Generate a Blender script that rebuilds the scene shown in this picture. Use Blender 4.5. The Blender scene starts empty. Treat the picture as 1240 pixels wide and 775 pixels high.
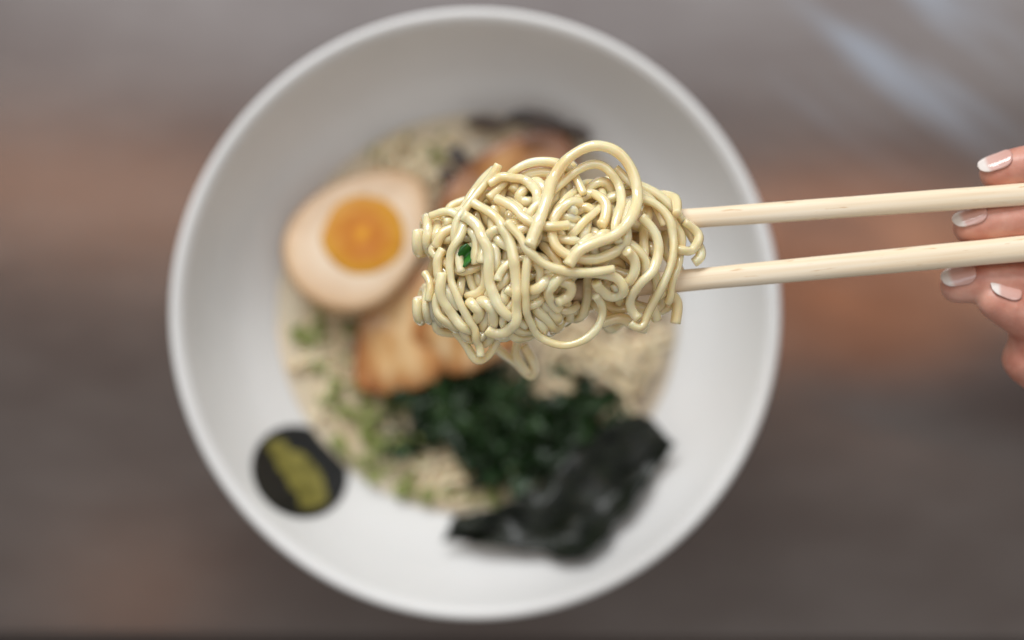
import bpy, bmesh, math, random
import numpy as np
from mathutils import Vector, Matrix, noise
random.seed(7); rng=np.random.default_rng(64)
S=bpy.context.scene
S.view_settings.view_transform='Standard'; S.view_settings.look='None'; S.view_settings.exposure=0
CAMZ=0.64; F=1800.0; ZC=0.19
def spot(u,v,z):
    k=(CAMZ-z)/F
    return Vector(((u-620)*k,(387.5-v)*k,z))
def link(o):
    S.collection.objects.link(o); return o
def mesh_obj(name,verts,faces,mat=None,smooth=True):
    me=bpy.data.meshes.new(name); me.from_pydata([tuple(map(float,v)) for v in verts],[],faces); me.update()
    if smooth: me.polygons.foreach_set('use_smooth',[True]*len(me.polygons))
    o=bpy.data.objects.new(name,me); link(o)
    if mat: me.materials.append(mat)
    return o
def tag(o,label,cat,**k):
    o["label"]=label; o["category"]=cat
    for a,b in k.items(): o[a]=b
# ---------------------------------------------------------------- materials
def new_mat(name):
    m=bpy.data.materials.new(name); m.use_nodes=True
    nt=m.node_tree; b=nt.nodes['Principled BSDF']; return m,nt,b
def N(nt,t,**k):
    n=nt.nodes.new(t)
    for a,v in k.items():
        if a in n.inputs: n.inputs[a].default_value=v
        else: setattr(n,a,v)
    return n
def ramp(nt,stops):
    r=nt.nodes.new('ShaderNodeValToRGB'); e=r.color_ramp.elements
    while len(e)<len(stops): e.new(0.5)
    for i,(p,c) in enumerate(stops):
        e[i].position=p; e[i].color=(*c,1) if len(c)==3 else c
    return r
def noise_mat(name,stops,scale,detail=4,rough=0.5,bump=0,bscale=None,sss=0,rad=(1,.5,.3),sscale=.003,stretch=(1,1,1),coat=0,spec=.5,coords='Object',edge=None):
    m,nt,b=new_mat(name)
    tc=N(nt,'ShaderNodeTexCoord'); mp=N(nt,'ShaderNodeMapping'); mp.inputs['Scale'].default_value=stretch
    nt.links.new(tc.outputs[coords],mp.inputs['Vector'])
    n=N(nt,'ShaderNodeTexNoise',Scale=scale,Detail=detail); nt.links.new(mp.outputs[0],n.inputs['Vector'])
    r=ramp(nt,stops); nt.links.new(n.outputs['Fac'],r.inputs[0]); nt.links.new(r.outputs[0],b.inputs['Base Color'])
    if edge:
        at=N(nt,'ShaderNodeAttribute',attribute_name='rho'); er=ramp(nt,[(.55,(1,1,1)),(.97,edge)]); nt.links.new(at.outputs['Fac'],er.inputs[0])
        mx=N(nt,'ShaderNodeMix',data_type='RGBA',blend_type='MULTIPLY'); mx.inputs[0].default_value=1
        nt.links.new(r.outputs[0],mx.inputs[6]); nt.links.new(er.outputs[0],mx.inputs[7]); nt.links.new(mx.outputs[2],b.inputs['Base Color'])
    b.inputs['Roughness'].default_value=rough; b.inputs['Specular IOR Level'].default_value=spec
    b.inputs['Coat Weight'].default_value=coat; b.inputs['Coat Roughness'].default_value=.05
    if sss:
        b.inputs['Subsurface Weight'].default_value=sss; b.inputs['Subsurface Radius'].default_value=rad; b.inputs['Subsurface Scale'].default_value=sscale
    if bump:
        n2=N(nt,'ShaderNodeTexNoise',Scale=bscale or scale*3,Detail=5); nt.links.new(mp.outputs[0],n2.inputs['Vector'])
        bp=N(nt,'ShaderNodeBump',Strength=bump,Distance=.001); nt.links.new(n2.outputs['Fac'],bp.inputs['Height']); nt.links.new(bp.outputs[0],b.inputs['Normal'])
    return m
M_noodle=noise_mat('noodle',[(.3,(.92,.68,.35)),(.7,(.97,.82,.53))],110,rough=.16,bump=.12,bscale=260,sss=.65,rad=(1,.62,.30),sscale=.005,coat=1.0,spec=.7)
M_soupnoodle=noise_mat('soup_noodle',[(.3,(.70,.56,.34)),(.7,(.82,.71,.50))],60,rough=.35,sss=.2,sscale=.002)
M_ceramic=noise_mat('ceramic',[(.4,(.755,.755,.74)),(.6,(.785,.785,.77))],20,rough=.42,bump=.03,bscale=300)
M_black=noise_mat('glaze_black',[(.4,(.008,.009,.009)),(.6,(.014,.014,.014))],50,rough=.4)
M_gold=noise_mat('glaze_olive',[(.35,(.13,.115,.02)),(.65,(.26,.23,.05))],160,rough=.5)
M_eggwhite=noise_mat('egg_white',[(.3,(.70,.52,.35)),(.7,(.82,.68,.52))],30,rough=.3,sss=.2,rad=(1,.8,.6),sscale=.004,edge=(.86,.72,.55))
M_eggskin=noise_mat('egg_skin',[(.3,(.42,.23,.10)),(.7,(.60,.39,.22))],40,rough=.35)
M_porkA=noise_mat('pork_light',[(.30,(.40,.17,.05)),(.45,(.62,.32,.11)),(.58,(.74,.47,.21)),(.70,(.80,.61,.37))],48,rough=.32,bump=.4,bscale=220,stretch=(2.6,.7,1),coat=.3,edge=(.60,.38,.22))
M_porkB=noise_mat('pork_dark',[(.30,(.15,.055,.012)),(.5,(.42,.18,.045)),(.70,(.62,.33,.11))],50,rough=.32,bump=.4,bscale=220,stretch=(2,1,1),coat=.3,edge=(.5,.36,.24))
M_spinach=noise_mat('spinach',[(.3,(.007,.018,.005)),(.55,(.018,.052,.012)),(.75,(.055,.12,.025))],90,rough=.38,bump=.4,bscale=400)
M_nori=noise_mat('nori',[(.35,(.004,.006,.004)),(.7,(.013,.018,.009))],180,rough=.34,bump=.4,bscale=260,spec=.36)
M_scal=noise_mat('scallion',[(.3,(.15,.19,.03)),(.55,(.33,.38,.11)),(.75,(.58,.58,.30))],70,rough=.35)
M_mush=noise_mat('mushroom',[(.3,(.02,.013,.009)),(.7,(.07,.042,.027))],120,rough=.4,bump=.3)
M_leaf=noise_mat('leaf_bit',[(.3,(.01,.08,.01)),(.7,(.05,.22,.03))],400,rough=.3)
M_floor=noise_mat('floor_dark',[(.4,(.06,.045,.04)),(.6,(.09,.065,.055))],5,rough=.7)
def soup_mat():
    m,nt,b=new_mat('broth')
    tc=N(nt,'ShaderNodeTexCoord'); n=N(nt,'ShaderNodeTexNoise',Scale=32,Detail=6); nt.links.new(tc.outputs['Object'],n.inputs['Vector'])
    r=ramp(nt,[(.3,(.54,.42,.27)),(.5,(.68,.57,.39)),(.7,(.75,.67,.50))]); nt.links.new(n.outputs['Fac'],r.inputs[0])
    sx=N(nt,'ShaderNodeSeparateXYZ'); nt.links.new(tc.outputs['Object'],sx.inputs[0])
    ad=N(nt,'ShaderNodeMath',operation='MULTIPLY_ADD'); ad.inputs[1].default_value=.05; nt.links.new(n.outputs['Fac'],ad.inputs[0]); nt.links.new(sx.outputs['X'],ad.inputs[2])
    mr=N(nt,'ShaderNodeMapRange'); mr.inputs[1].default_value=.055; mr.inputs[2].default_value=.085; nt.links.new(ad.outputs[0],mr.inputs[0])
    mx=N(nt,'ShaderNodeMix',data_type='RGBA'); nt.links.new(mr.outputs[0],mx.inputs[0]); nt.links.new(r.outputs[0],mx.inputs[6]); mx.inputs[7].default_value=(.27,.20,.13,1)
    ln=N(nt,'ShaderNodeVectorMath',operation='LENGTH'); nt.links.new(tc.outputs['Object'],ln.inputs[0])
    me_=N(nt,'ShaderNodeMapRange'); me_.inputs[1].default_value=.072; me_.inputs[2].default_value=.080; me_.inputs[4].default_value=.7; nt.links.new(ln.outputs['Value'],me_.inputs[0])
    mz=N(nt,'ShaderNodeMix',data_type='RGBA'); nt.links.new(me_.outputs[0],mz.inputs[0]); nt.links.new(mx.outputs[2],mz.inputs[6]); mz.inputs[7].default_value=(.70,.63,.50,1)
    nt.links.new(mz.outputs[2],b.inputs['Base Color']); b.inputs['Roughness'].default_value=.12
    bp=N(nt,'ShaderNodeBump',Strength=.2,Distance=.001); n2=N(nt,'ShaderNodeTexNoise',Scale=110,Detail=3); nt.links.new(tc.outputs['Object'],n2.inputs['Vector']); nt.links.new(n2.outputs['Fac'],bp.inputs['Height']); nt.links.new(bp.outputs[0],b.inputs['Normal'])
    return m
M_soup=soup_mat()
def wood():
    m,nt,b=new_mat('pale_wood')
    tc=N(nt,'ShaderNodeTexCoord'); mp=N(nt,'ShaderNodeMapping'); mp.inputs['Scale'].default_value=(10,360,360)
    nt.links.new(tc.outputs['Object'],mp.inputs[0])
    n=N(nt,'ShaderNodeTexNoise',Scale=1.6,Detail=5); nt.links.new(mp.outputs[0],n.inputs['Vector'])
    r=ramp(nt,[(.2,(.80,.60,.39)),(.42,(.89,.74,.53)),(.7,(.93,.83,.66))]); nt.links.new(n.outputs['Fac'],r.inputs[0])
    mp2=N(nt,'ShaderNodeMapping'); mp2.inputs['Scale'].default_value=(110,800,800); nt.links.new(tc.outputs['Object'],mp2.inputs[0])
    n2=N(nt,'ShaderNodeTexNoise',Scale=1.0,Detail=2); nt.links.new(mp2.outputs[0],n2.inputs['Vector'])
    r2=ramp(nt,[(.64,(1,1,1)),(.74,(.74,.59,.44))]); nt.links.new(n2.outputs['Fac'],r2.inputs[0])
    mx=N(nt,'ShaderNodeMix',data_type='RGBA',blend_type='MULTIPLY'); mx.inputs[0].default_value=1
    nt.links.new(r.outputs[0],mx.inputs[6]); nt.links.new(r2.outputs[0],mx.inputs[7]); nt.links.new(mx.outputs[2],b.inputs['Base Color'])
    b.inputs['Roughness'].default_value=.5
    bp=N(nt,'ShaderNodeBump',Strength=.15,Distance=.0004); nt.links.new(n.outputs['Fac'],bp.inputs['Height']); nt.links.new(bp.outputs[0],b.inputs['Normal'])
    return m
M_wood=wood()
def table_mat():
    m,nt,b=new_mat('table_top')
    tc=N(nt,'ShaderNodeTexCoord'); mp=N(nt,'ShaderNodeMapping'); mp.inputs['Scale'].default_value=(3,8,1); mp.inputs['Rotation'].default_value=(0,0,.12)
    nt.links.new(tc.outputs['Object'],mp.inputs[0])
    n=N(nt,'ShaderNodeTexNoise',Scale=2.5,Detail=6,Roughness=.6); nt.links.new(mp.outputs[0],n.inputs['Vector'])
    r=ramp(nt,[(.3,(.145,.115,.104)),(.5,(.175,.147,.135)),(.7,(.21,.182,.170))]); nt.links.new(n.outputs['Fac'],r.inputs[0])
    mr0=N(nt,'ShaderNodeMapping'); mr0.inputs['Rotation'].default_value=(0,0,.68); nt.links.new(tc.outputs['Object'],mr0.inputs[0])
    mp2=N(nt,'ShaderNodeMapping'); mp2.inputs['Scale'].default_value=(5,42,1); nt.links.new(mr0.outputs[0],mp2.inputs[0])
    n2=N(nt,'ShaderNodeTexNoise',Scale=1.0,Detail=3); nt.links.new(mp2.outputs[0],n2.inputs['Vector'])
    r2=ramp(nt,[(.52,(0,0,0)),(.70,(1,1,1))]); nt.links.new(n2.outputs['Fac'],r2.inputs[0])
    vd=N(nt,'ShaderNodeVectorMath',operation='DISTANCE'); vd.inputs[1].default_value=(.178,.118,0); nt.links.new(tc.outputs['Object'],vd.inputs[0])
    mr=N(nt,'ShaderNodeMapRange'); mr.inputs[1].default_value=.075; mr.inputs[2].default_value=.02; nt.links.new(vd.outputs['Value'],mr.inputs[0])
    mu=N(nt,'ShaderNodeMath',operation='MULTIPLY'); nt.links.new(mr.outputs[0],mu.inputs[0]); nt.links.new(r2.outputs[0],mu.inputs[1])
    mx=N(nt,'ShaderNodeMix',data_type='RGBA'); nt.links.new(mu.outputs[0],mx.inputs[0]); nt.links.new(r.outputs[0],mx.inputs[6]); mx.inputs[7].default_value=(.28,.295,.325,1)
    nt.links.new(mx.outputs[2],b.inputs['Base Color'])
    rr=N(nt,'ShaderNodeMapRange'); rr.inputs[3].default_value=.15; rr.inputs[4].default_value=.26; nt.links.new(n.outputs['Fac'],rr.inputs[0]); nt.links.new(rr.outputs[0],b.inputs['Roughness'])
    b.inputs['Metallic'].default_value=.65
    return m
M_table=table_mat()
def skin_mat():
    m,nt,b=new_mat('skin')
    tc=N(nt,'ShaderNodeTexCoord')
    n=N(nt,'ShaderNodeTexNoise',Scale=100,Detail=4); nt.links.new(tc.outputs['Object'],n.inputs['Vector'])
    r=ramp(nt,[(.3,(.48,.18,.125)),(.5,(.60,.275,.20)),(.7,(.70,.38,.29))]); nt.links.new(n.outputs['Fac'],r.inputs[0]); nt.links.new(r.outputs[0],b.inputs['Base Color'])
    b.inputs['Roughness'].default_value=.40
    b.inputs['Subsurface Weight'].default_value=.3; b.inputs['Subsurface Radius'].default_value=(1,.35,.2); b.inputs['Subsurface Scale'].default_value=.0025
    n2=N(nt,'ShaderNodeTexNoise',Scale=420,Detail=5); nt.links.new(tc.outputs['Object'],n2.inputs['Vector'])
    mp=N(nt,'ShaderNodeMapping'); mp.inputs['Scale'].default_value=(520,70,160); nt.links.new(tc.outputs['Object'],mp.inputs[0])
    n3=N(nt,'ShaderNodeTexNoise',Scale=1,Detail=3); nt.links.new(mp.outputs[0],n3.inputs['Vector'])
    a2=N(nt,'ShaderNodeMath',operation='ADD'); nt.links.new(n2.outputs['Fac'],a2.inputs[0]); nt.links.new(n3.outputs['Fac'],a2.inputs[1])
    bp=N(nt,'ShaderNodeBump',Strength=.4,Distance=.0004); nt.links.new(a2.outputs[0],bp.inputs['Height']); nt.links.new(bp.outputs[0],b.inputs['Normal'])
    return m
M_skin=skin_mat()
def nail_mat():
    m,nt,b=new_mat('nail_polish')
    at=N(nt,'ShaderNodeAttribute',attribute_name='tip')
    r=ramp(nt,[(.0,(.64,.36,.30)),(.68,(.70,.44,.38)),(.80,(.82,.75,.70))]); nt.links.new(at.outputs['Fac'],r.inputs[0]); nt.links.new(r.outputs[0],b.inputs['Base Color'])
    b.inputs['Roughness'].default_value=.12; b.inputs['Coat Weight'].default_value=.5
    return m
M_nail=nail_mat()
def yolk_mat():
    m,nt,b=new_mat('yolk')
    tc=N(nt,'ShaderNodeTexCoord'); ln=N(nt,'ShaderNodeVectorMath',operation='LENGTH'); nt.links.new(tc.outputs['Object'],ln.inputs[0])
    n=N(nt,'ShaderNodeTexNoise',Scale=150,Detail=4); nt.links.new(tc.outputs['Object'],n.inputs['Vector'])
    ad=N(nt,'ShaderNodeMath',operation='MULTIPLY_ADD'); ad.inputs[1].default_value=.012; nt.links.new(n.outputs['Fac'],ad.inputs[0]); nt.links.new(ln.outputs['Value'],ad.inputs[2])
    mr=N(nt,'ShaderNodeMapRange'); mr.inputs[1].default_value=.004; mr.inputs[2].default_value=.0235; nt.links.new(ad.outputs[0],mr.inputs[0])
    r=ramp(nt,[(.10,(.70,.32,.008)),(.38,(.50,.15,.002)),(.70,(.56,.225,.003)),(.90,(.60,.29,.012)),(1,(.42,.16,.01))]); nt.links.new(mr.outputs[0],r.inputs[0]); nt.links.new(r.outputs[0],b.inputs['Base Color'])
    b.inputs['Roughness'].default_value=.42; b.inputs['Specular IOR Level'].default_value=.3
    return m
M_yolk=yolk_mat()
# ---------------------------------------------------------------- table + floor
def slab_box(name,x0,x1,y0,y1,z0,z1,mat,bev=0.002):
    bm=bmesh.new(); bmesh.ops.create_cube(bm,size=1)
    for v in bm.verts: v.co=Vector(((x0+x1)/2+v.co.x*(x1-x0),(y0+y1)/2+v.co.y*(y1-y0),(z0+z1)/2+v.co.z*(z1-z0)))
    if bev: bmesh.ops.bevel(bm,geom=bm.edges[:],offset=bev,segments=3,affect='EDGES',profile=.5)
    me=bpy.data.meshes.new(name); bm.to_mesh(me); bm.free(); me.materials.append(mat)
    return link(bpy.data.objects.new(name,me))
table=slab_box('table',-.75,.75,-.1375,.75,-.03,0,M_table,.0025)
table.rotation_euler=(0,0,-.006)
tag(table,'dark brown brushed metal table top with dull sheen','table')
floor=mesh_obj('floor',[(-3,-3,-.75),(3,-3,-.75),(3,3,-.75),(-3,3,-.75)],[(0,1,2,3)],M_floor); floor['kind']='structure'
tag(floor,'dark floor below the table','floor')
def crom(pts,n,closed=False):
    P=np.array(pts,float); m=len(P); out=[]
    segs=m if closed else m-1
    for i in range(segs):
        if closed: p0,p1,p2,p3=P[(i-1)%m],P[i],P[(i+1)%m],P[(i+2)%m]
        else: p0,p1,p2,p3=P[max(i-1,0)],P[i],P[i+1],P[min(i+2,m-1)]
        for k in range(n):
            t=k/n
            out.append(.5*((2*p1)+(-p0+p2)*t+(2*p0-5*p1+4*p2-p3)*t*t+(-p0+3*p1-3*p2+p3)*t**3))
    if not closed: out.append(P[-1])
    return np.array(out)
# ---------------------------------------------------------------- bowl
BC=spot(575.5,380.5,.085); BX,BY=BC.x,BC.y
inner=[(.1105,.0866),(.1088,.0845),(.1072,.080),(.1025,.0690),(.0950,.0575),(.0860,.0495),(.0765,.0430),(.064,.036),(.048,.0295),(.03,.026),(.0,.025)]
outer=[(0,.006),(.038,.006),(.0395,.0),(.0435,.0),(.0445,.008),(.060,.018),(.080,.034),(.097,.052),(.1075,.070),(.1118,.0800),(.1136,.0838),(.1139,.0858),(.1130,.0872),(.1118,.0873)]
full=np.maximum(crom(outer[5:]+inner,5),0)
prof_all=outer[:5]+[tuple(p) for p in full]
inn=full[5*(len(outer)-5):]
def revolve(name,prof,mat,seg=192):
    vs=[];fs=[];idx=[]
    for r,z in prof:
        if r<1e-7: idx.append([len(vs)]*seg); vs.append((0,0,z))
        else:
            idx.append([len(vs)+i for i in range(seg)])
            for i in range(seg):
                a=2*math.pi*i/seg; vs.append((r*math.cos(a),r*math.sin(a),z))
    for k in range(len(prof)-1):
        A,B=idx[k],idx[k+1]
        for i in range(seg):
            j=(i+1)%seg
            f=[]
            for q in (A[i],A[j],B[j],B[i]):
                if q not in f: f.append(q)
            if len(f)>2: fs.append(f)
    return mesh_obj(name,vs,fs,mat)
bowl=revolve('bowl',prof_all,M_ceramic); bowl.location=(BX,BY,0)
tag(bowl,'large white ceramic ramen bowl on the table','bowl')
ir=inn[::-1,0]; iz=inn[::-1,1]
def wallz(x,y): return float(np.interp(math.hypot(x-BX,y-BY),ir,iz))
def on_wall(u,v,off,lo=0.0):
    z=.06
    for _ in range(20):
        p=spot(u,v,z); z=.5*z+.5*max(lo,wallz(p.x,p.y)+off)
    return spot(u,v,z)
def fan(name,outline,zfun,mat,rings=8):
    c=outline.mean(0); n=len(outline); vs=[zfun(c,0)]; fs=[]
    for k in range(1,rings+1):
        t=k/rings
        for p in outline: vs.append(zfun(c+(p-c)*t,t))
    for i in range(n): fs.append((0,1+(i+1)%n,1+i))
    for k in range(rings-1):
        for i in range(n):
            a=1+k*n+i; b=1+k*n+(i+1)%n; fs.append((a,b,b+n,a+n))
    return mesh_obj(name,vs,fs,mat)
def recalc(o):
    bm=bmesh.new(); bm.from_mesh(o.data); bmesh.ops.recalc_face_normals(bm,faces=bm.faces); bm.to_mesh(o.data); bm.free()
a=np.linspace(0,2*math.pi,72,endpoint=False)
rot=math.radians(35)
ol=np.stack([363+60*np.cos(a)*math.cos(rot)-54*np.sin(a)*math.sin(rot),571+60*np.cos(a)*math.sin(rot)+54*np.sin(a)*math.cos(rot)],1)
badge=fan('badge',ol,lambda p,t:on_wall(p[0],p[1],.0008)-Vector((BX,BY,0)),M_black,12); badge.parent=bowl
mot=crom([(322,540),(330,533),(345,534),(352,545),(366,548),(378,560),(388,572),(394,590),(396,606),(386,612),(372,617),(362,612),(366,602),(352,592),(346,578),(338,570),(332,556)],4,True)
motif=fan('motif',mot,lambda p,t:on_wall(p[0],p[1],.0014)-Vector((BX,BY,0)),M_gold,8); motif.parent=badge
for o in (badge,motif): recalc(o)
# ---------------------------------------------------------------- soup
SZ=.0455
srad=float(np.interp(SZ,iz,ir))-.0002
vs=[(0,0,0)];fs=[];nr=30;ns=96
for k in range(1,nr+1):
    for i in range(ns):
        r=srad*k/nr; an=2*math.pi*i/ns; vs.append((r*math.cos(an),r*math.sin(an),.0006*noise.noise(Vector((r*math.cos(an)*90,r*math.sin(an)*90,0)))+(.0007 if k==nr else 0)))
for i in range(ns): fs.append((0,1+i,1+(i+1)%ns))
for k in range(nr-1):
    for i in range(ns):
        q=1+k*ns+i; w=1+k*ns+(i+1)%ns; fs.append((q,q+ns,w+ns,w))
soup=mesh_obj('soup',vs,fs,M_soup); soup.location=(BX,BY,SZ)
tag(soup,'creamy beige ramen broth filling the white bowl','soup')
# ---------------------------------------------------------------- tubes
def tube_mesh(strands,rads,sides=12,sub=3):
    V=[];Fc=[];base=0
    for P,R in zip(strands,rads):
        Q=crom(P,sub); m=len(Q)
        T=np.gradient(Q,axis=0); T/=np.linalg.norm(T,axis=1)[:,None]+1e-12
        nrm=np.cross(T[0],[0,0,1.0]); 
        if np.linalg.norm(nrm)<1e-3: nrm=np.cross(T[0],[0,1.0,0])
        nrm/=np.linalg.norm(nrm); ang=np.linspace(0,2*math.pi,sides,endpoint=False)
        ph=rng.uniform(0,6.28)
        s0=rng.uniform(0,100)
        for i in range(m):
            nrm=nrm-T[i]*np.dot(nrm,T[i]); nrm/=np.linalg.norm(nrm)+1e-12; bn=np.cross(T[i],nrm)
            e=min(i,m-1-i); cap=1.0 if e>0 else .86
            w=1+.13*noise.noise(Vector((s0+i*.07,0,0)))
            rr=R*cap*w
            tw=ph+i*.012
            fl=1+.2*noise.noise(Vector((s0,i*.03,4)))
            cs=np.abs(np.cos(ang+tw)); sn=np.abs(np.sin(ang+tw))
            f=rr*(.35+.65/(cs**3.2+sn**3.2)**(1/3.2))/1.05
            V.extend(Q[i]+np.outer(np.cos(ang)*f*fl,nrm)+np.outer(np.sin(ang)*f/fl,bn))
        for i in range(m-1):
            for j in range(sides):
                q=base+i*sides+j; w_=base+i*sides+(j+1)%sides
                Fc.append((q,w_,w_+sides,q+sides))
        Fc.append(tuple(base+j for j in range(sides))[::-1]); Fc.append(tuple(base+(m-1)*sides+j for j in range(sides)))
        base+=m*sides
    return V,Fc
# ---------------------------------------------------------------- held noodles (millimetres around the chopstick height)
RN=1.50
xs=[495,520,545,580,620,660,700,740,780,815,840,850]
up=[268,258,252,232,224,222,236,236,234,258,286,302]
lo=[392,396,398,408,408,392,372,366,374,364,328,316]
def edge(x):
    u=620+x*4; return (387.5-np.interp(u,xs,lo))/4,(387.5-np.interp(u,xs,up))/4
XL,XR=(503-620)/4,(836-620)/4
def dome(x,y):
    l,u=edge(x); v=(y-(l+u)/2)/((u-l)/2+.01); w=(x-(XL+XR)/2)/((XR-XL)/2)
    T=np.interp(x,[XL,-15,0,20,40,XR],[7,10,14,15,12,6])
    return T*math.sqrt(max(0,1-min(1,v*v)*.92))*math.sqrt(max(0.05,1-min(1,abs(w))**5))
def px3(u,v,z):
    k=(450-z)/450; return [(u-620)/4*k,(387.5-v)/4*k,z]
strands=[];keep=[]
def resample(P,step=1.45):
    P=crom(P,8); d=np.r_[0,np.cumsum(np.linalg.norm(np.diff(P,axis=0),axis=1))]
    n=max(4,int(d[-1]/step)+1); s=np.linspace(0,d[-1],n)
    return np.stack([np.interp(s,d,P[:,i]) for i in range(3)],1)
def traced(pts,dz=4,k=.06):
    out=[]
    for p in pts:
        u,v=p[:2]; x,y=(u-620)/4,(387.5-v)/4
        z=dome(x,y)*.92+(p[2] if len(p)>2 else dz)
        out.append(px3(u,v,z))
    strands.append(resample(out)); keep.append(k)
traced([(640,300),(650,276),(660,248),(670,216),(690,190),(720,176),(748,184),(766,208),(772,238),(764,264),(746,284),(722,294),(700,304),(688,322)],8,.22)
traced([(640,262),(662,238),(684,218),(702,204),(722,198),(740,208),(751,228),(752,252),(744,276),(752,296)],5,.2)
traced([(656,266),(668,240),(680,216),(696,196)],2,.12)
traced([(690,262),(696,244),(710,234),(726,238),(734,256),(730,276)],3,.1)
traced([(604,199),(596,214),(580,232),(566,250),(556,272),(552,300),(560,330)],4,.22)
traced([(600,205),(585,218),(572,236),(560,258),(540,264)],1,.15)
traced([(592,240),(608,224),(622,207),(646,196),(676,198),(696,212),(706,238)],4,.2)
traced([(622,232),(634,214),(656,208),(678,214),(690,232)],2,.14)
traced([(590,222),(612,214),(640,222),(655,244),(650,268),(628,280),(604,276),(588,290),(584,320)],4,.08)
traced([(600,250),(596,272),(610,296),(636,302),(652,288),(650,266),(632,256)],3,.1)
traced([(650,282),(640,310),(636,345),(638,380),(652,406),(680,418),(706,412),(724,396),(730,374),(722,356)],6,.25)
traced([(704,246),(680,252),(668,272),(672,298),(694,312),(722,314),(746,304),(758,286),(756,262),(766,246)],5,.12)
traced([(612,270),(628,284),(640,302),(656,318),(684,328),(716,330),(744,325)],7,.2)
traced([(636,362),(652,350),(668,338),(690,342),(690,358),(672,366)],5,.1)
traced([(676,376),(662,352),(680,334),(712,330),(744,335),(756,348),(744,360),(726,354),(722,342)],5,.16)
traced([(756,222),(776,226),(800,238),(820,258),(836,280),(850,308),(840,318)],3,.16)
traced([(774,240),(792,246),(810,268),(816,296),(812,322),(800,350),(786,376),(776,398),(764,390)],5,.16)
traced([(776,262),(794,282),(798,306),(788,330),(772,346),(762,368),(772,388)],5,.1)
traced([(796,388),(790,366),(804,354),(820,364),(818,392)],1,.25)
traced([(826,268),(846,286),(838,304),(820,302)],4,.14)
traced([(812,264),(826,286),(824,314),(814,340),(808,366)],3,.08)
traced([(756,300),(770,316),(764,342),(744,356)],5,.06)
traced([(560,262),(578,272),(590,300),(592,332),(600,362),(618,384),(640,392)],5,.1)
traced([(572,246),(600,262),(618,292),(624,328),(628,360),(622,392),(604,404),(590,398)],5,.1)
traced([(520,262),(546,256),(560,268),(552,296),(544,328),(552,360),(570,388),(580,412),(582,432)],4,.16)
traced([(538,330),(536,356),(548,382),(566,398),(590,408)],4,.1)
traced([(552,398),(566,420),(578,437),(594,428),(604,404)],0,.2)
traced([(600,240),(622,250),(640,268),(662,276),(690,272)],6,.08)
traced([(744,204),(768,226),(792,246),(808,272)],4,.16)
traced([(728,392),(752,384),(768,394),(784,398)],-2,.1)
traced([(600,340),(616,318),(640,312),(656,330),(650,356),(628,362),(612,350)],4,.08)
traced([(700,300),(730,288),(764,296),(786,320),(780,340)],4,.06)
traced([(530,300),(540,278),(566,276),(580,292),(584,320)],3,.08)
traced([(534,300),(530,322),(540,350),(560,372)],3,.1)
traced([(514,330),(524,346),(520,364)],2,.1)
strands.append(resample([px3(586,405,-10),px3(604,424,-14),px3(626,440,-18),px3(643,456,-20),px3(646,440,-17),px3(634,418,-13)])); keep.append(.2)
strands.append(resample([px3(628,410,-8),px3(624,430,-14),px3(640,452,-17)])); keep.append(.2)
strands.append(resample([px3(730,390,-6),px3(744,400,-10),px3(758,380,-12)])); keep.append(.1)
def stick_pt(A,B,u):
    t=(u-A[0])/(B[0]-A[0]); return A[1]+(B[1]-A[1])*t
UA,UB=(500,289),(1240,235.5); LA,LB=(500,371),(1240,301)
for A,B,r0,zc in ((UA,UB,5.2,0),(LA,LB,4.8,0)):
    pts=[]
    for i in range(70):
        t=i/69; u=506+48*t; an=2*math.pi*3.9*t+1.2
        y=(387.5-stick_pt(A,B,u))/4
        pts.append([(u-620)/4+.35*math.sin(an*2),y+(r0+.7*math.sin(an*1.3))*math.cos(an),zc+(r0+.4)*math.sin(an)])
    strands.append(resample(pts)); keep.append(.3)
for i in range(10):
    x0=-22+i*2.4+rng.uniform(-1,1); pts=[]; a0=rng.uniform(0,6.28); L=rng.uniform(4.2,6.2)
    l,u=edge(x0)
    sc=rng.uniform(.62,.94)
    for k in range(26):
        an=a0+L*k/25
        pts.append([x0+4.0*math.sin(an*1.7+a0),(l+u)/2+(u-l)/2*sc*math.cos(an),(dome(x0,(l+u)/2)*.85*sc+1)*math.sin(an)])
    strands.append(resample(pts)); keep.append(.03)
def wander(shell,side,n,A_):
    x=rng.uniform(XL+8,XR-3); l,u=edge(x); y=rng.uniform(l,u)
    th=rng.uniform(0,6.28); pts=[]; t1=rng.uniform(0,6); B_=rng.normal(0,.05); w_=rng.uniform(.16,.30); p_=rng.uniform(0,6.28)
    for i in range(n):
        l,u=edge(x); m=2.5*(2-shell)
        z=dome(x,y)*shell*side+1.5*math.sin(t1+i*.3)
        if i<8 or n-i<8: z-=side*(8-min(i,n-1-i))*1.1
        U,Vv=620+4*x,387.5-4*y
        if side>0 and 690<U<795 and 342<Vv<366: z=min(z,-6)
        pts.append([x,y,z])
        w_+=rng.normal(0,.005); kap=B_+A_*math.sin(p_+i*w_)
        cx=min(max(x,XL+9),XR-5); l2,u2=edge(cx); cy=min(max(y,l2+m),u2-m)
        if abs(cx-x)+abs(cy-y)>.2:
            want=math.atan2((l2+u2)/2-y,5-x); d=(want-th+math.pi)%(2*math.pi)-math.pi; th+=max(-.34,min(.34,d))
        else: th+=kap*1.45
        x+=1.45*math.cos(th); y+=1.45*math.sin(th)
    strands.append(np.array(pts)); keep.append(.02)
for i in range(12): wander(rng.uniform(.8,1.0),1,int(rng.uniform(70,110)),rng.uniform(.16,.30))
for i in range(11): wander(rng.uniform(.1,.5),1,int(rng.uniform(50,90)),rng.uniform(.12,.22))
for i in range(4): wander(rng.uniform(.0,.4),-1,int(rng.uniform(50,90)),rng.uniform(.1,.2))
for i in range(7): wander(rng.uniform(.6,.9),-1,int(rng.uniform(50,80)),rng.uniform(.1,.2))
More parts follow.
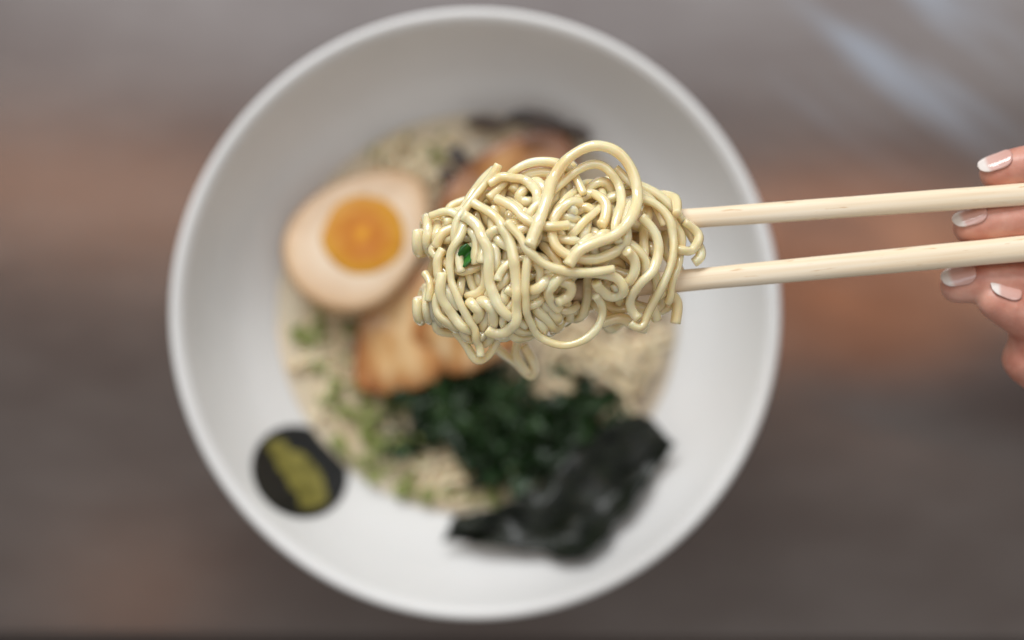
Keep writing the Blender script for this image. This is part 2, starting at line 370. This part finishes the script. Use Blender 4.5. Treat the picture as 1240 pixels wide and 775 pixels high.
X=np.concatenate(strands); sid=np.concatenate([[i]*len(s) for i,s in enumerate(strands)]); idx=np.concatenate([np.arange(len(s)) for s in strands])
kp=np.concatenate([[keep[i]]*len(s) for i,s in enumerate(strands)])[:,None]
X0=X.copy(); same=(sid[1:]==sid[:-1]); rest=np.minimum(np.linalg.norm(np.diff(X,axis=0),axis=1),1.9)
mid=np.zeros(len(X),bool); mid[1:-1]=(sid[2:]==sid[:-2])
D0=RN*2*.95
def stick_line(A,B):
    a_=np.array([(A[0]-620)/4,(387.5-A[1])/4,0]); b_=np.array([(B[0]-620)/4,(387.5-B[1])/4,0]); return a_,(b_-a_)/np.linalg.norm(b_-a_)
lines=[stick_line(UA,UB),stick_line(LA,LB)]
for it in range(64):
    if it%6==0:
        n=len(X); I=[];J=[]
        for c0 in range(0,n,600):
            d=np.linalg.norm(X[c0:c0+600,None,:]-X[None,:,:],axis=2)
            ii,jj=np.where(d<D0*1.5); ii=ii+c0
            m=(ii<jj)&~((sid[ii]==sid[jj])&(np.abs(idx[ii]-idx[jj])<5)); I.append(ii[m]);J.append(jj[m])
        I=np.concatenate(I);J=np.concatenate(J)
    d=X[J]-X[I]; L=np.linalg.norm(d,axis=1)+1e-9; pen=np.clip(D0-L,0,None)
    mv=(d/L[:,None])*(pen*.28)[:,None]; mv[:,2]*=1.25
    dx=np.zeros_like(X); np.add.at(dx,I,-mv); np.add.at(dx,J,mv)
    dn=np.linalg.norm(dx,axis=1)[:,None]; dx*=np.minimum(1,1.0/(dn+1e-9)); X=X+dx
    for _ in range(3):
        e=X[1:]-X[:-1]; L=np.linalg.norm(e,axis=1)+1e-9; c=np.where(same,(L-rest)/L*.4,0)[:,None]*e
        X[:-1]+=c; X[1:]-=c
    lap=np.zeros_like(X); lap[1:-1]=(X[2:]+X[:-2])/2-X[1:-1]; X+=np.where(mid[:,None],lap*.22,0)
    X+=(X0-X)*kp
    for a_,t_ in lines:
        r=X-a_; s=(r@t_)[:,None]; q=r-s*t_; L=np.linalg.norm(q,axis=1)[:,None]+1e-9
        push=np.where((s>-.5),np.clip(4.6-L,0,None),0); X+=q/L*push*.8
out=[];k=0
for s in strands:
    out.append(X[k:k+len(s)]*.001+np.array([0,0,ZC])); k+=len(s)
V,Fc=tube_mesh(out,[RN*.001*rng.uniform(.86,1.12) for _ in out],12,3)
noodles=mesh_obj('noodle_bundle',V,Fc,M_noodle)
tag(noodles,'tangled bundle of pale yellow ramen noodles lifted by chopsticks','noodles')
lf=crom([(557,300),(566,296),(573,304),(570,316),(560,323),(556,312)],5,True)
def lz(p,t):
    v=spot(p[0],p[1],ZC+.0130); v.z+=.0012*math.sin((p[0]+p[1])*.25); return v
leaf=fan('scallion_leaf',lf,lz,M_leaf,5); md=leaf.modifiers.new('s','SOLIDIFY'); md.thickness=.0006
tag(leaf,'small bright green scallion piece caught among the noodles','scallion')
# ---------------------------------------------------------------- chopsticks
def chopstick(A,B,z0,z1,r0,r1,label):
    a_=spot(A[0],A[1],ZC)+Vector((0,0,z0)); b_=spot(B[0],B[1],ZC)+Vector((0,0,z1))
    d=(b_-a_); d.normalize(); L=.232; n=70; sides=28; vs=[];fs=[]
    prof=[(0,.55),(.0004,.85),(.0012,1)]+[(x,1) for x in np.linspace(.004,L-.002,n)]+[(L-.0006,.9),(L,.6)]
    for s,f in prof:
        r=(r0+(r1-r0)*min(1,s/.2))*f
        wob=.00015*noise.noise(Vector((s*60,r0*1000,0)))
        for j in range(sides):
            an=2*math.pi*j/sides
            q=1/(abs(math.cos(an))**2.6+abs(math.sin(an))**2.6)**(1/2.6)
            vs.append((s,(r*q+wob)*math.cos(an),(r*q+wob)*math.sin(an)))
    for i in range(len(prof)-1):
        for j in range(sides):
            q=i*sides+j; w=i*sides+(j+1)%sides; fs.append((q,w,w+sides,q+sides))
    fs.append(tuple(range(sides))); fs.append(tuple((len(prof)-1)*sides+j for j in range(sides))[::-1])
    o=mesh_obj('chopstick',vs,fs,M_wood); recalc(o)
    o.location=a_; o.rotation_euler=d.to_track_quat('X','Z').to_euler()
    tag(o,label,'chopstick',group='pair of chopsticks'); return o
chopstick(UA,UB,0,.001,.0028,.0034,'pale wooden chopstick holding the noodles under an index finger')
chopstick(LA,LB,0,.001,.0029,.0040,'pale wooden chopstick holding the noodles between two fingers')
# ---------------------------------------------------------------- hand
bmh=bmesh.new()
def blob(p,r):
    bmesh.ops.create_icosphere(bmh,subdivisions=2,radius=r,matrix=Matrix.Translation(p))
def chain(pts):
    for (u0,v0,z0,r0),(u1,v1,z1,r1) in zip(pts[:-1],pts[1:]):
        p=spot(u0,v0,ZC)+Vector((0,0,z0*.001)); q=spot(u1,v1,ZC)+Vector((0,0,z1*.001)); n=max(2,int((q-p).length/.0016))
        for i in range(n+1):
            t=i/n; blob(p.lerp(q,t),(r0+(r1-r0)*t)*.001)
idxf=[(1213,208,-4,5.6),(1235,202,-2.5,6.5),(1285,194,0,7.0),(1300,194,1,7.2),(1345,204,3,7.2),(1395,222,5,8.2),(1450,262,4,8.6),(1520,312,0,10.5)]
midf=[(1182,274,-5.5,5.6),(1206,268,-4.5,6.5),(1255,263,-3.5,6.9),(1272,263,-3,7.0),(1320,272,0,7.2),(1380,290,2,8.4),(1440,325,0,8.8),(1520,372,-4,10.8)]
rinf=[(1170,345,-8,5.8),(1194,341,-7,6.7),(1240,340,-7,6.9),(1262,342,-6.5,6.9),(1310,350,-4,7.0),(1365,366,-1,8.1),(1420,396,-4,8.4),(1500,440,-9,10.2)]
pinf=[(1211,365,-4,5.8),(1229,373,-4.5,6.7),(1256,388,-6,7.2),(1270,396,-7,7.2),(1310,414,-9,7.2),(1350,434,-10,7.4),(1400,460,-12,7.6),(1470,500,-16,9.4)]
thm=[(1264,436,-13,8.4),(1285,446,-14,9.4),(1330,464,-18,9.8),(1360,476,-20,10.6),(1440,498,-24,11),(1560,520,-22,13)]
for c in (idxf,midf,rinf,pinf,thm): chain(c)
chain([(1262,400,-9,7),(1266,418,-11,7.6),(1268,436,-13,8.2)]); chain([(1300,415,-10,7.5),(1300,450,-14,9)])
wr=(1760,560,-14,19)
for c in (idxf,midf,rinf,pinf): chain([c[-1],((c[-1][0]+wr[0])/2,(c[-1][1]+wr[1])/2,(c[-1][2]+wr[2])/2,13.5),wr])
chain([(1560,520,-22,13),(1660,540,-18,16),wr])
chain([wr,(1900,610,-14,20),(2150,700,-12,25),(2400,790,-10,29)])
me=bpy.data.meshes.new('h'); bmh.to_mesh(me); bmh.free()
tmp=link(bpy.data.objects.new('tmp',me))
rm=tmp.modifiers.new('r','REMESH'); rm.mode='VOXEL'; rm.voxel_size=.0008
sm=tmp.modifiers.new('m','SMOOTH'); sm.iterations=12; sm.factor=.5
dg=bpy.context.evaluated_depsgraph_get()
hme=bpy.data.meshes.new_from_object(tmp.evaluated_get(dg)); bpy.data.objects.remove(tmp)
hme.materials.clear(); hme.materials.append(M_skin); hme.polygons.foreach_set('use_smooth',[True]*len(hme.polygons))
hand=link(bpy.data.objects.new('hand',hme)); hme.name='hand'
tag(hand,'hand with pale glossy nails gripping a pair of chopsticks','hand')
def nail(c,n_dir,w=38,s0=.0052,s1=-.0052):
    tip=spot(c[0][0],c[0][1],ZC)+Vector((0,0,c[0][2]*.001)); q=spot(c[1][0],c[1][1],ZC)+Vector((0,0,c[1][2]*.001))
    ax=(q-tip).normalized(); n=(n_dir-ax*n_dir.dot(ax)).normalized(); b=ax.cross(n)
    ra,rb=c[0][3]*.001,c[1][3]*.001; LL=(q-tip).length
    nu,nv=20,16; vs=[];fs=[];att=[]
    for i in range(nu+1):
        t=i/nu; s=s0+(s1-s0)*t
        ww=math.radians(w)*(max(0.0,1-abs(2*t-1)**3.4))**.5+.01
        for j in range(nv+1):
            v=2*j/nv-1; ph=ww*v
            r=ra+(rb-ra)*min(1,max(0,s/LL))-.00005
            if s<.001: r-=.030*((.001-s)*1000)**2*.001
            r+=.00022 if i>0 else -.0003
            if s>.001: r-=.00022*abs(v)**4
            vs.append(tip+ax*s+(n*math.cos(ph)+b*math.sin(ph))*r); att.append(t+.06*v*v)
    for i in range(nu):
        for j in range(nv):
            q_=i*(nv+1)+j; fs.append((q_,q_+1,q_+nv+2,q_+nv+1))
    o=mesh_obj('nail',vs,fs,M_nail); recalc(o)
    at=o.data.attributes.new('tip','FLOAT','POINT'); at.data.foreach_set('value',att)
    sd=o.modifiers.new('s','SOLIDIFY'); sd.thickness=.0005; sd.offset=0
    o.parent=hand; return o
nail(idxf,Vector((-.15,.75,.75))); nail(midf,Vector((-.2,.68,.72))); nail(rinf,Vector((-.2,.62,.8))); nail(pinf,Vector((-.1,.78,.62)),36,.0048,-.0050)
# ---------------------------------------------------------------- egg
EZ=.0585; ec=spot(438,284,EZ)
th=math.radians(46); vs=[];fs=[]
def eggr(a): return .0330*math.cos(a),.0250*math.sin(a)*(1-.22*math.cos(a))
na=64; prof=[(0,0),(.3,0),(.6,0),(.85,0),(.94,-.0003),(.98,-.0014),(1.0,-.003),(.985,-.007),(.9,-.012),(.7,-.016),(.4,-.0185)]
vs.append((0,0,0)); rho=[0]
for f,z in prof[1:]:
    for i in range(na):
        x,y=eggr(2*math.pi*i/na); vs.append((x*f,y*f,z+.0003*noise.noise(Vector((x*f*150,y*f*150,z*100))))); rho.append(f)
vs.append((0,0,-.0195)); last=len(vs)-1; rho.append(1)
for i in range(na): fs.append((0,1+i,1+(i+1)%na))
for k in range(len(prof)-2):
    for i in range(na):
        q=1+k*na+i; w=1+k*na+(i+1)%na; fs.append((q,q+na,w+na,w))
k=len(prof)-2
for i in range(na): fs.append((last,1+k*na+(i+1)%na,1+k*na+i))
egg=mesh_obj('boiled_egg',vs,fs,M_eggwhite); egg.data.materials.append(M_eggskin)
at=egg.data.attributes.new('rho','FLOAT','POINT'); at.data.foreach_set('value',rho)
for p in egg.data.polygons:
    if p.center.z<-.0005: p.material_index=1
egg.location=ec; egg.rotation_euler=(math.radians(-6),math.radians(13),th)
tag(egg,'halved soft boiled egg with orange yolk resting in broth','boiled egg')
vs=[(0,0,.0012)];fs=[]
for k in range(1,9):
    f=k/8
    for i in range(48):
        an=2*math.pi*i/48; r=.0172*f*(1+.07*noise.noise(Vector((math.cos(an)*1.3,math.sin(an)*1.3,3))))
        vs.append((r*math.cos(an)*1.04,r*math.sin(an),.0003*(1-f**3)+.0002-(0.001 if k==8 else 0)+.0003*noise.noise(Vector((r*math.cos(an)*160,r*math.sin(an)*160,0)))))
for i in range(48): fs.append((0,1+i,1+(i+1)%48))
vs[0]=(0,0,.0005)
for k in range(7):
    for i in range(48):
        q=1+k*48+i; w=1+k*48+(i+1)%48; fs.append((q,q+48,w+48,w))
yolk=mesh_obj('yolk',vs,fs,M_yolk); yolk.parent=egg; yolk.location=(.0003,-.0005,0.0002)
# ---------------------------------------------------------------- pork slices
def slab(name,outline,zt,thick,mat,seed,tilt=(0,0)):
    ol=crom(outline,5,True); c=ol.mean(0); n=len(ol); vs=[];fs=[]; rho=[0]
    rings=[(0,1),(.25,1),(.5,1),(.75,1),(.92,.98),(.98,.88),(1,.6),(1,.0),(.95,-.2)]
    vs.append(spot(c[0],c[1],zt))
    for f,h in rings[1:]:
        for p in ol:
            q=c+(p-c)*f; w=spot(q[0],q[1],zt)
            w.z=zt-thick*(1-h)+.0014*noise.noise(Vector((w.x*80,w.y*80,seed)))+tilt[0]*(q[0]-c[0])*1e-5+tilt[1]*(q[1]-c[1])*1e-5
            vs.append(w); rho.append(f)
    for i in range(n): fs.append((0,1+(i+1)%n,1+i))
    for k in range(len(rings)-2):
        for i in range(n):
            a_=1+k*n+i; b_=1+k*n+(i+1)%n; fs.append((a_,b_,b_+n,a_+n))
    o=mesh_obj(name,vs,fs,mat); recalc(o)
    at=o.data.attributes.new('rho','FLOAT','POINT'); at.data.foreach_set('value',rho); return o
p=slab('pork_slice',[(434,472),(428,452),(430,420),(434,392),(450,370),(478,346),(510,324),(545,314),(570,340),(556,380),(540,420),(536,452),(520,468),(490,474),(462,479)],.0545,.005,M_porkA,1,(0,0))
tag(p,'tan braised pork slice beside the halved egg','pork slice',group='braised pork slices')
p=slab('pork_slice',[(530,452),(508,442),(496,418),(506,386),(530,352),(560,322),(600,308),(630,340),(636,400),(614,428),(590,440),(560,456)],.0590,.0035,M_porkA,4,(6,-8))
tag(p,'light brown pork slice leaning on another slice','pork slice',group='braised pork slices')
p=slab('pork_slice',[(526,270),(532,240),(556,208),(590,180),(630,162),(668,158),(692,172),(700,205),(670,240),(620,270),(570,292),(538,292)],.0580,.005,M_porkB,9)
tag(p,'caramel brown seared pork slice half hidden under noodles','pork slice',group='braised pork slices')
def mush(u,v,w,h,an,sd):
    pts=[]
    for i in range(9):
        a_=2*math.pi*i/9; r=1+.25*noise.noise(Vector((math.cos(a_),math.sin(a_),sd)))
        x=w*math.cos(a_)*r; y=h*math.sin(a_)*r; pts.append((u+x*math.cos(an)-y*math.sin(an),v+x*math.sin(an)+y*math.cos(an)))
    o=slab('mushroom_slice',pts,.0545+.001*(sd%3),.003,M_mush,sd); tag(o,'dark brown wood ear mushroom strip in broth','mushroom',group='mushroom strips')
for i,q in enumerate([(590,148,26,8,.1),(660,148,36,11,.25),(556,190,18,11,1.0),(545,215,18,9,.8),(700,160,18,9,.4),(630,142,20,7,0)]): mush(*q,i*2.3)
# ---------------------------------------------------------------- noodles in broth
def pool(name,cx,cy,rx,ry,n,zb,label,R=.0014):
    st=[]
    for i in range(n):
        a_=rng.uniform(0,6.28); f=math.sqrt(rng.uniform()); u=cx+rx*f*math.cos(a_); v=cy+ry*f*math.sin(a_); t=rng.uniform(0,6.28); kp_=rng.normal(0,.35); z=zb+rng.uniform(-.0025,.0015); pts=[]
        for k in range(int(rng.uniform(10,20))):
            q=spot(u,v,z+.001*math.sin(k*.6+i))
            if math.hypot(q.x-BX,q.y-BY)>.078: break
            pts.append(list(q)); t+=kp_+rng.normal(0,.2); u+=8*math.cos(t); v+=8*math.sin(t)
        if len(pts)>4: st.append(np.array(pts))
    V,Fc=tube_mesh(st,[R]*len(st),8,2); o=mesh_obj(name,V,Fc,M_soupnoodle); tag(o,label,'noodles',kind='stuff')
pool('soup_noodles',500,180,55,32,30,.0466,'pale noodles floating at the surface of the broth')
pool('soup_noodles',395,440,40,80,22,.0463,'pale noodles floating in broth below the egg')
pool('soup_noodles',520,565,80,38,20,.0463,'pale noodles floating in broth near the spinach')
pool('soup_noodles',722,428,44,28,22,.0475,'heap of pale noodles in broth beside spinach',.0017)
# ---------------------------------------------------------------- spinach
def leafpile(name,zones,mat,label,cat,size=(12,24)):
    vs=[];fs=[]
    for (cx,cy,rx,ry,n,h) in zones:
        for i in range(n):
            a_=rng.uniform(0,6.28); f=math.sqrt(rng.uniform()); u=cx+rx*f*math.cos(a_); v=cy+ry*f*math.sin(a_)
            z=.048+h*(1-f*f)*rng.uniform(.4,1); L=rng.uniform(*size)/3.05*.001; W=L*rng.uniform(.22,.5); c=spot(u,v,z)
            rot=Matrix.Rotation(rng.uniform(0,6.28),3,'Z')@Matrix.Rotation(rng.normal(0,.45),3,'X')@Matrix.Rotation(rng.normal(0,.35),3,'Y')
            b0=len(vs); sd=rng.uniform(0,50)
            for a in range(7):
                s=a/6*2-1; ww=W*max(.08,(1-abs(s)**2.2))
                for b in range(5):
                    t=b/4*2-1; q=Vector((s*L,t*ww,.25*L*noise.noise(Vector((s*1.6+sd,t*1.4,0)))*2+.3*W*abs(t)))
                    vs.append(c+rot@q)
            for a in range(6):
                for b in range(4):
                    q=b0+a*5+b; fs.append((q,q+1,q+6,q+5))
    o=mesh_obj(name,vs,fs,mat); tag(o,label,cat); return o
leafpile('spinach',[(570,508,70,42,100,.006),(655,522,64,40,85,.005),(520,476,48,14,18,.003),(625,560,54,22,30,.004),(712,500,46,24,30,.004),(590,505,140,80,50,.001)],M_spinach,'heap of wilted dark green spinach in broth','spinach',(12,36))
# ---------------------------------------------------------------- scallions
def ring_mesh():
    vs=[];fs=[];n=16
    pr=[(.0026,.0009),(.0028,0),(.0026,-.0009),(.0017,-.0009),(.0015,0),(.0017,.0009)]
    for r,z in pr:
        for i in range(n):
            a_=2*math.pi*i/n; vs.append((r*math.cos(a_)*1.1,r*math.sin(a_)*.9,z))
    for k in range(6):
        for i in range(n):
            a_=k*n+i; b_=k*n+(i+1)%n; c_=((k+1)%6)*n+(i+1)%n; d_=((k+1)%6)*n+i; fs.append((a_,b_,c_,d_))
    return vs,fs
base=mesh_obj('scallion_ring',*ring_mesh(),M_scal); recalc(base)
zones=[(375,400,24,50,12),(400,430,38,60,14),(450,510,55,52,18),(510,575,65,38,14),(480,525,45,45,12),(425,545,45,45,10),(560,600,50,12,6),(500,180,50,25,5)]
first=True
for cx,cy,rx,ry,n in zones:
    for i in range(n):
        if first: o=base; first=False
        else: o=base.copy(); link(o)
        a_=rng.uniform(0,6.28); f=math.sqrt(rng.uniform()); q=spot(cx+rx*f*math.cos(a_),cy+ry*f*math.sin(a_),.0470+rng.uniform(0,.002))
        d=math.hypot(q.x-BX,q.y-BY)
        if d>.0765: q.x=BX+(q.x-BX)*.0765/d; q.y=BY+(q.y-BY)*.0765/d
        o.location=q; o.rotation_euler=(rng.normal(0,.4),rng.normal(0,.4),rng.uniform(0,6)); s=rng.uniform(.55,1.2); o.scale=(s,s,s)
        tag(o,'chopped green scallion ring floating on broth','scallion',group='chopped scallions')
# ---------------------------------------------------------------- nori
top=crom([(548,630),(585,618),(622,606),(652,588),(684,556),(718,530),(750,508),(778,500)],6); bot=crom([(536,655),(566,656),(600,662),(650,670),(694,678),(728,662),(752,630),(784,590),(802,560),(818,538)],5)
nu=56; nv=26
def rs(P,n):
    d=np.r_[0,np.cumsum(np.linalg.norm(np.diff(P,axis=0),axis=1))]; s=np.linspace(0,d[-1],n+1); return np.stack([np.interp(s,d,P[:,i]) for i in range(2)],1)
top=rs(top,nu);bot=rs(bot,nu); vs=[];fs=[]
for i in range(nu+1):
    for j in range(nv+1):
        t=j/nv; s_=i/nu; I_=s_*44; J_=t*20
        p=top[i]*(1-t)+bot[i]*t; p=p+np.array([noise.noise(Vector((I_*.3,J_*.3,1))),noise.noise(Vector((I_*.3,J_*.3,7)))])*6
        w=on_wall(p[0],p[1],.003,.055)
        rip=.008*noise.noise(Vector((I_*.12,J_*.13,4)))+.001*noise.noise(Vector((I_*.4,J_*.35,9)))
        rip+=.010*max(0,s_-.6)*(1-t)*2+.006*math.exp(-((s_-.4)/.12)**2)*math.exp(-((t-.3)/.25)**2)
        z=max(w.z+rip+.006, w.z+.0005); vs.append(spot(p[0],p[1],z))
for i in range(nu):
    for j in range(nv):
        q=i*(nv+1)+j; fs.append((q,q+nv+1,q+nv+2,q+1))
nori=mesh_obj('seaweed_sheet',vs,fs,M_nori); recalc(nori)
md=nori.modifiers.new('s','SOLIDIFY'); md.thickness=.0004
tag(nori,'crumpled black nori sheet leaning on the bowl wall','seaweed')
# ---------------------------------------------------------------- lights + camera
def area(name,loc,target,sx,sy,power,col,rz=None):
    l=bpy.data.lights.new(name,'AREA'); l.shape='RECTANGLE'; l.size=sx; l.size_y=sy; l.energy=power; l.color=col
    o=link(bpy.data.objects.new(name,l)); o.location=loc
    o.rotation_euler=(Vector(target)-Vector(loc)).to_track_quat('-Z','Y').to_euler() if rz is None else (0,0,rz); return o
area('window_light',(-.34,1.20,1.0),(0,0,.08),.85,.55,18.5,(.985,.99,1))
area('cool_sheen_fill',(.15,.62,1.6),(0,0,0),2.0,.55,6.0,(.82,.91,1),0)  # added fill, no real opening: gives the far table its cool reflection
area('warm_strip_light',(-.62,.19,1.6),(0,0,0),.55,.06,.62,(1,.50,.25),-.10)
area('warm_strip_light',(.45,.08,1.6),(0,0,0),.45,.08,.6,(1,.43,.16),-.10)
area('warm_lamp',(-.57,-.41,1.6),(0,0,0),.16,.12,.10,(1,.45,.18),0)
sl=bpy.data.lights.new('warm_glow_spot','SPOT'); sl.energy=240; sl.color=(1,.42,.16); sl.spot_size=math.radians(7); sl.spot_blend=1; sl.shadow_soft_size=.01  # added spot, stands in for the warm table reflection the hand blocks
so=link(bpy.data.objects.new('warm_glow_spot',sl)); so.location=(.16,-.85,.55); so.rotation_euler=(Vector((.152,.020,0))-so.location).to_track_quat('-Z','Y').to_euler(); so.scale=(1.6,.45,1)
W=bpy.data.worlds.new('World'); S.world=W; W.use_nodes=True
bg=W.node_tree.nodes['Background']; bg.inputs[0].default_value=(1,.985,.965,1); bg.inputs[1].default_value=.36
cam=bpy.data.cameras.new('camera'); co=link(bpy.data.objects.new('camera',cam)); S.camera=co
co.location=(0,0,CAMZ); co.rotation_euler=(0,0,0)
cam.sensor_width=36; cam.lens=36*F/1240; cam.clip_start=.01; cam.clip_end=50
cam.dof.use_dof=True; cam.dof.focus_distance=CAMZ-ZC-.010; cam.dof.aperture_fstop=2.6
